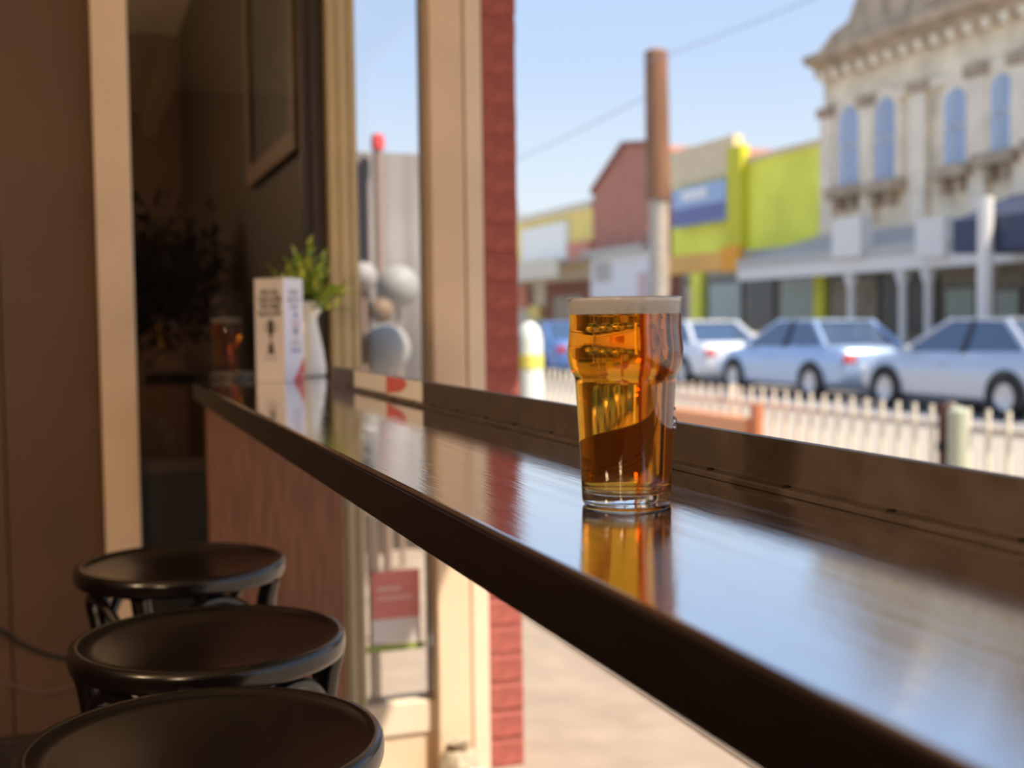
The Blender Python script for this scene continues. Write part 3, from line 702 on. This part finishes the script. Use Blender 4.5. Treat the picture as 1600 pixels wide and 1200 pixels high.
for k in range(4): MB().lathe([(1e-4, 0), (.12, 0), (.17, .2), (.12, .55), (.09, .62), (1e-4, .62)], 12, (FX-.12, yL-4.4-.5*k, pz+.45)).build('baluster', 'stone_light', sb, smooth=True)
# pilasters
for px in (1298, 1360, 1440, 1532, 1600, 1672):
    yy = fy(px); MB().box((FX-.16, yy-.28, zv+.36), (FX-.005, yy+.28, zc0-.96)).build('pilaster', 'stone_light', sb, bevel=.03)
    MB().box((FX-.24, yy-.36, zc0-.955), (FX-.125, yy+.36, zc0-.70)).build('capital', 'stone_dark', sb, bevel=.03)
# tall round headed windows: frame, pane, sill
for (px0, px1, py0, py1) in ((1317, 1346, 166, 290), (1374, 1403, 152, 282), (1482, 1513, 138, 258), (1554, 1584, 116, 236), (1632, 1664, 92, 212)):
    ya_, yb_ = fy(px1), fy(px0); xm = (px0+px1)/2; zt, zb_ = fz(xm, py0)[1], fz(xm, py1)[1]; ym = (ya_+yb_)/2; r = (yb_-ya_)/2
    arch = [(ya_, zb_), (yb_, zb_)] + [(ym+r*math.cos(PI*i/12), zt-r+r*math.sin(PI*i/12)) for i in range(13)]
    R2 = r+.22; archo = [(ym-R2, zb_), (ym+R2, zb_)] + [(ym+R2*math.cos(PI*i/12), zt-r+R2*math.sin(PI*i/12)) for i in range(13)]
    wf = MB().prism(archo, FX-.10, FX-.004, 'x').build('window_surround', 'stone_light', sb)
    MB().prism(arch, FX-.125, FX-.102, 'x').build('pane', 'window_blue', wf)
    MB().box((FX-.16, ym-.035, zb_), (FX-.127, ym+.035, zt)).build('sash_bar', 'sash', wf)
    MB().box((FX-.16, ya_, (zt+zb_)/2-.04), (FX-.127, yb_, (zt+zb_)/2+.04)).build('sash_bar', 'sash', wf)
    MB().box((FX-.42, ym-R2-.1, zb_-.30), (FX-.005, ym+R2+.1, zb_-.02)).build('window_sill', 'stone_dark', wf, bevel=.03)
    for s in (-.5, .5): MB().box((FX-.30, ym+s*R2-.10, zb_-.62), (FX-.005, ym+s*R2+.10, zb_-.31)).build('bracket', 'stone_dark', wf, bevel=.03)
# shop verandah with posts
vz = fz(1400, 392, 16.2)[1]
vr = MB().prism([(16.0, vz-.05), (16.0, vz+.12), (FX-.19, vz+.75), (FX-.19, vz+.60)], yR, yL-.02, 'y').build('verandah_roof', 'verandah_grey', sb)
MB().box((15.9, yR, vz-.42), (15.995, yL-.02, vz-.12)).build('verandah_fascia', 'verandah_pale', sb)
MB().box((15.88, yR, vz-.1195), (15.995, yL-.02, vz+.10)).build('verandah_gutter', 'verandah_grey', sb)
for px in (1330, 1410, 1450, 1540, 1640):
    yy = fy(px, 16.05); MB().lathe([(1e-4, -.2), (.14, -.2), (.14, .3), (.09, .4), (.09, vz-.75), (.16, vz-.55), (.16, vz-.43), (1e-4, vz-.43)], 12, (16.07, yy, 0)).build('post', 'verandah_pale', sb, smooth=True)
for px in (1325, 1455): bx('parapet_sign', 'verandah_pale', sb, px-22, px+22, 340, 402, .05, .3, 15.8)
# dark navy awning box on the right
MB().prism([(14.6, fz(1545, 392, 14.6)[1]), (14.6, fz(1545, 338, 14.6)[1]), (15.85, fz(1545, 318, 14.6)[1]+.25), (15.85, fz(1545, 392, 14.6)[1])], 10.5, fy(1488, 14.6), 'y').build('awning', 'awning_navy', sb)
MB().lathe([(1e-4, -.2), (.13, -.2), (.13, fz(1545, 326, 14.5)[1]+.2), (1e-4, fz(1545, 326, 14.5)[1]+.2)], 14, (14.45, fy(1539, 14.45), 0)).build('awning_post', 'verandah_pale', sb, smooth=True)
# shop fronts below
xs = FX+.25
for (a, b, c, d, m) in ((1300, 1378, 430, 520, 'shop_tan'), (1425, 1470, 432, 520, 'shop_dark'), (1478, 1530, 445, 520, 'shop_glass'), (1556, 1600, 448, 520, 'shop_glass'), (1612, 1680, 440, 525, 'shop_glass'), (1382, 1420, 430, 530, 'shop_dark')):
    wf = bx('shop_window', 'shop_dark', sb, a, b, c, d, .06, .05, xs)
    bx('pane', m, wf, a+4, b-4, c+6, d-6, .08, .015, xs)

# --- lime green shop
gs = thing('lime_shop', 'bright lime green shop with tan parapet and orange verandah', 'building', (0, 0, 0))
bx('wall', 'lime_paint', gs, 1051, 1284, 250, 396, 0, 8, ref=1170)
bx('wall', 'lime_paint', gs, 1152, 1284, 240, 396, .06, .05, ref=1220)
bx('lower_wall', 'shop_tan', gs, 1051, 1284, 396, 520, -.3, 7, ref=1170)
bx('parapet', 'tan_paint', gs, 1051, 1152, 226, 284, .10, .3, ref=1096)
bx('parapet_cap', 'tan_paint', gs, 1152, 1284, 233, 242, .12, .4, ref=1220)
bx('pier', 'lime_dark', gs, 1150, 1172, 229, 392, .30, .3, ref=1160)
sg = bx('sign', 'sign_blue', gs, 1064, 1148, 288, 350, .30, .19, ref=1106)
bx('sign_band', 'sign_navy', sg, 1066, 1146, 322, 348, .33, .02, ref=1106)
bx('sign_band', 'white_sign', sg, 1080, 1120, 296, 312, .33, .02, ref=1100)
X2 = 16.0
zf0, zf1 = fz(1110, 424, X2)[1], fz(1110, 394, X2)[1]; ye = fy(1287)+.06
MB().box((X2, ye+.9, zf0), (X2+.1, fy(1044, X2), zf1)).build('verandah_fascia', 'orange_paint', gs)
MB().box((X2-.02, ye, zf0-.05), (X2+.12, ye+.899, zf1+.1)).build('verandah_fascia', 'orange_deep', gs)
y0, y1 = ye, fy(1044, X2); zz = fz(1170, 396, X2)[1]
MB().prism([(X2+.12, zz-.05), (X2+.12, zz+.02), (FX-.01, zz+.35), (FX-.01, zz+.25)], y0, y1, 'y').build('verandah_roof', 'verandah_grey', gs)
for (a, b, m) in ((1096, 1150, 'shop_glass'), (1156, 1200, 'shop_dark'), (1206, 1272, 'shop_glass'), (1060, 1074, 'pink_wall')):
    wf = bx('shop_window', 'shop_dark', gs, a, b, 430, 512, -.24, .05, ref=1170); bx('pane', m, wf, a+3, b-3, 440, 508, -.22, .015, ref=1170)
for a in (1082, 1273): bx('pilaster', 'lime_paint', gs, a-8, a+9, 424, 515, -.1, .19, ref=a)

# --- brick gable
gb = thing('brick_gable_house', 'red brick building with sloping gable parapet behind the utility pole', 'building', (0, 0, 0))
P = [fz(928, 470), fz(928, 302), fz(976, 228), fz(1014, 226), fz(1049, 235), fz(1049, 470)]
MB().prism(P, FX-.02, FX+7, 'x').build('gable_wall', 'gable_brick', gb)
cop = [fz(926, 304), fz(926, 296), fz(975, 221), fz(1014, 219), fz(1014, 226), fz(977, 229)]
MB().prism(cop, FX-.12, FX+.3, 'x').build('coping', 'red_brown', gb)
bx('lean_to', 'white_wall', gb, 942, 1036, 394, 500, .5, .45, ref=995)
bx('lean_to_roof', 'verandah_grey', gb, 938, 1036, 386, 396, .8, .75, ref=995)
bx('doorway', 'pink_wall', gb, 1018, 1033, 425, 500, .52, .015, ref=1030)
bx('lower_window', 'verandah_grey', gb, 950, 975, 410, 440, .52, .015, ref=965)

# --- yellow shop
ys = thing('yellow_shop', 'yellow shop with white sign and cream verandah far down the street', 'building', (0, 0, 0))
bx('wall', 'yellow_paint', ys, 690, 927, 338, 420, 0, 8, ref=860)
bx('lower_wall', 'cream_render', ys, 690, 927, 420, 545, -.2, 7, ref=860)
bx('parapet_cap', 'cream_render', ys, 690, 927, 328, 339, .1, .5, ref=860)
bx('sign', 'white_sign', ys, 822, 892, 352, 418, .2, .19, ref=858)
bx('sign', 'red_sign', ys, 893, 927, 378, 406, .15, .14, ref=910)
bx('verandah_fascia', 'cream_render', ys, 690, 940, 412, 440, 1.8, .1, ref=860)
y0, y1 = fy(927), fy(690); zz = fz(860, 414)[1]
MB().box((FX-1.69, y0, zz-.1), (FX-.01, y1, zz)).build('verandah_roof', 'cream_render', ys)
bx('shop_window', 'red_brown', ys, 848, 922, 440, 505, -.12, .05, ref=880)
bx('pane', 'shop_tan', ys, 862, 905, 462, 503, -.08, .015, ref=880)
bx('banner', 'red_sign', ys, 806, 826, 448, 482, .1, .05, ref=815)
bx('banner', 'yellow_paint', ys, 828, 846, 478, 500, .1, .05, ref=838)

# bare tree far away behind the yellow shop
tr = thing('bare_tree', 'small bare tree above the yellow shop', 'tree', (28.5, fy(822, 28.5)+.5, -.22))
rt = random.Random(5)
zt = fz(822, 300, 28.5)[1]+.2
MB().tube([(0, 0, 0), (.1, .1, zt*.55), (0, .1, zt*.8)], [.18, .14, .08], 8).build('trunk', 'pipe_brown', tr)
for i in range(26):
    a = rt.uniform(0, 2*PI); l = rt.uniform(.9, 2.0); b = Vector((.05, .1, zt*rt.uniform(.55, .8)))
    e = b + Vector((math.cos(a)*.55, math.sin(a)*.55, rt.uniform(.4, 1)))*l
    MB().tube([b, (b+e)/2+Vector((0, 0, .15)), e], [.05, .03, .012], 5).build('branch', 'pipe_brown', tr)

# ------------------------------------------------------------------ utility pole and wires
q = onx(1030, 500, 14.7)
zt = onx(1026, 82, 14.7)[2]; zm = onx(1029, 312, 14.7)[2]
up_ = thing('utility_pole', 'thick brown wooden utility pole across the road', 'pole', (14.7, q[1], -.32))
MB().tube([(0, 0, zm+.32), (-.03, .02, zt+.32)], [.33, .31], 18).build('pole', mat('pole_wood', (.27, .125, .065), .85, noise=.35, nscale=3, stretch=(1, 1, .2)), up_, smooth=True)
MB().tube([(0, 0, 0), (0, 0, zm+.315)], [.28, .26], 18).build('sleeve', mat('pole_pale', (.50, .42, .34), .8, noise=.15, nscale=3), up_, smooth=True)
MB().tube([(-.03, .02, zt+.3205), (-.03, .02, zt+.40)], [.31, .22], 18).build('pole_cap', 'pipe_brown', up_)
def wire(a, b, sag, label):
    a, b = Vector(a), Vector(b)
    pts = [a.lerp(b, i/24) - Vector((0, 0, sag*4*(i/24)*(1-i/24))) for i in range(25)]
    tag(MB().tube(pts, .014, 5).build('power_line', mat('wire_grey', (.25, .28, .34), .6), None), label, 'wire')
wire((14.33, q[1], zt-.3), (14.4, q[1]-30, zt+.1), .5, 'thin overhead power line running right from the pole')
wire((14.33, q[1], zt-1.2), (14.4, q[1]+40, zt-.8), .6, 'thin overhead power line running left from the pole')
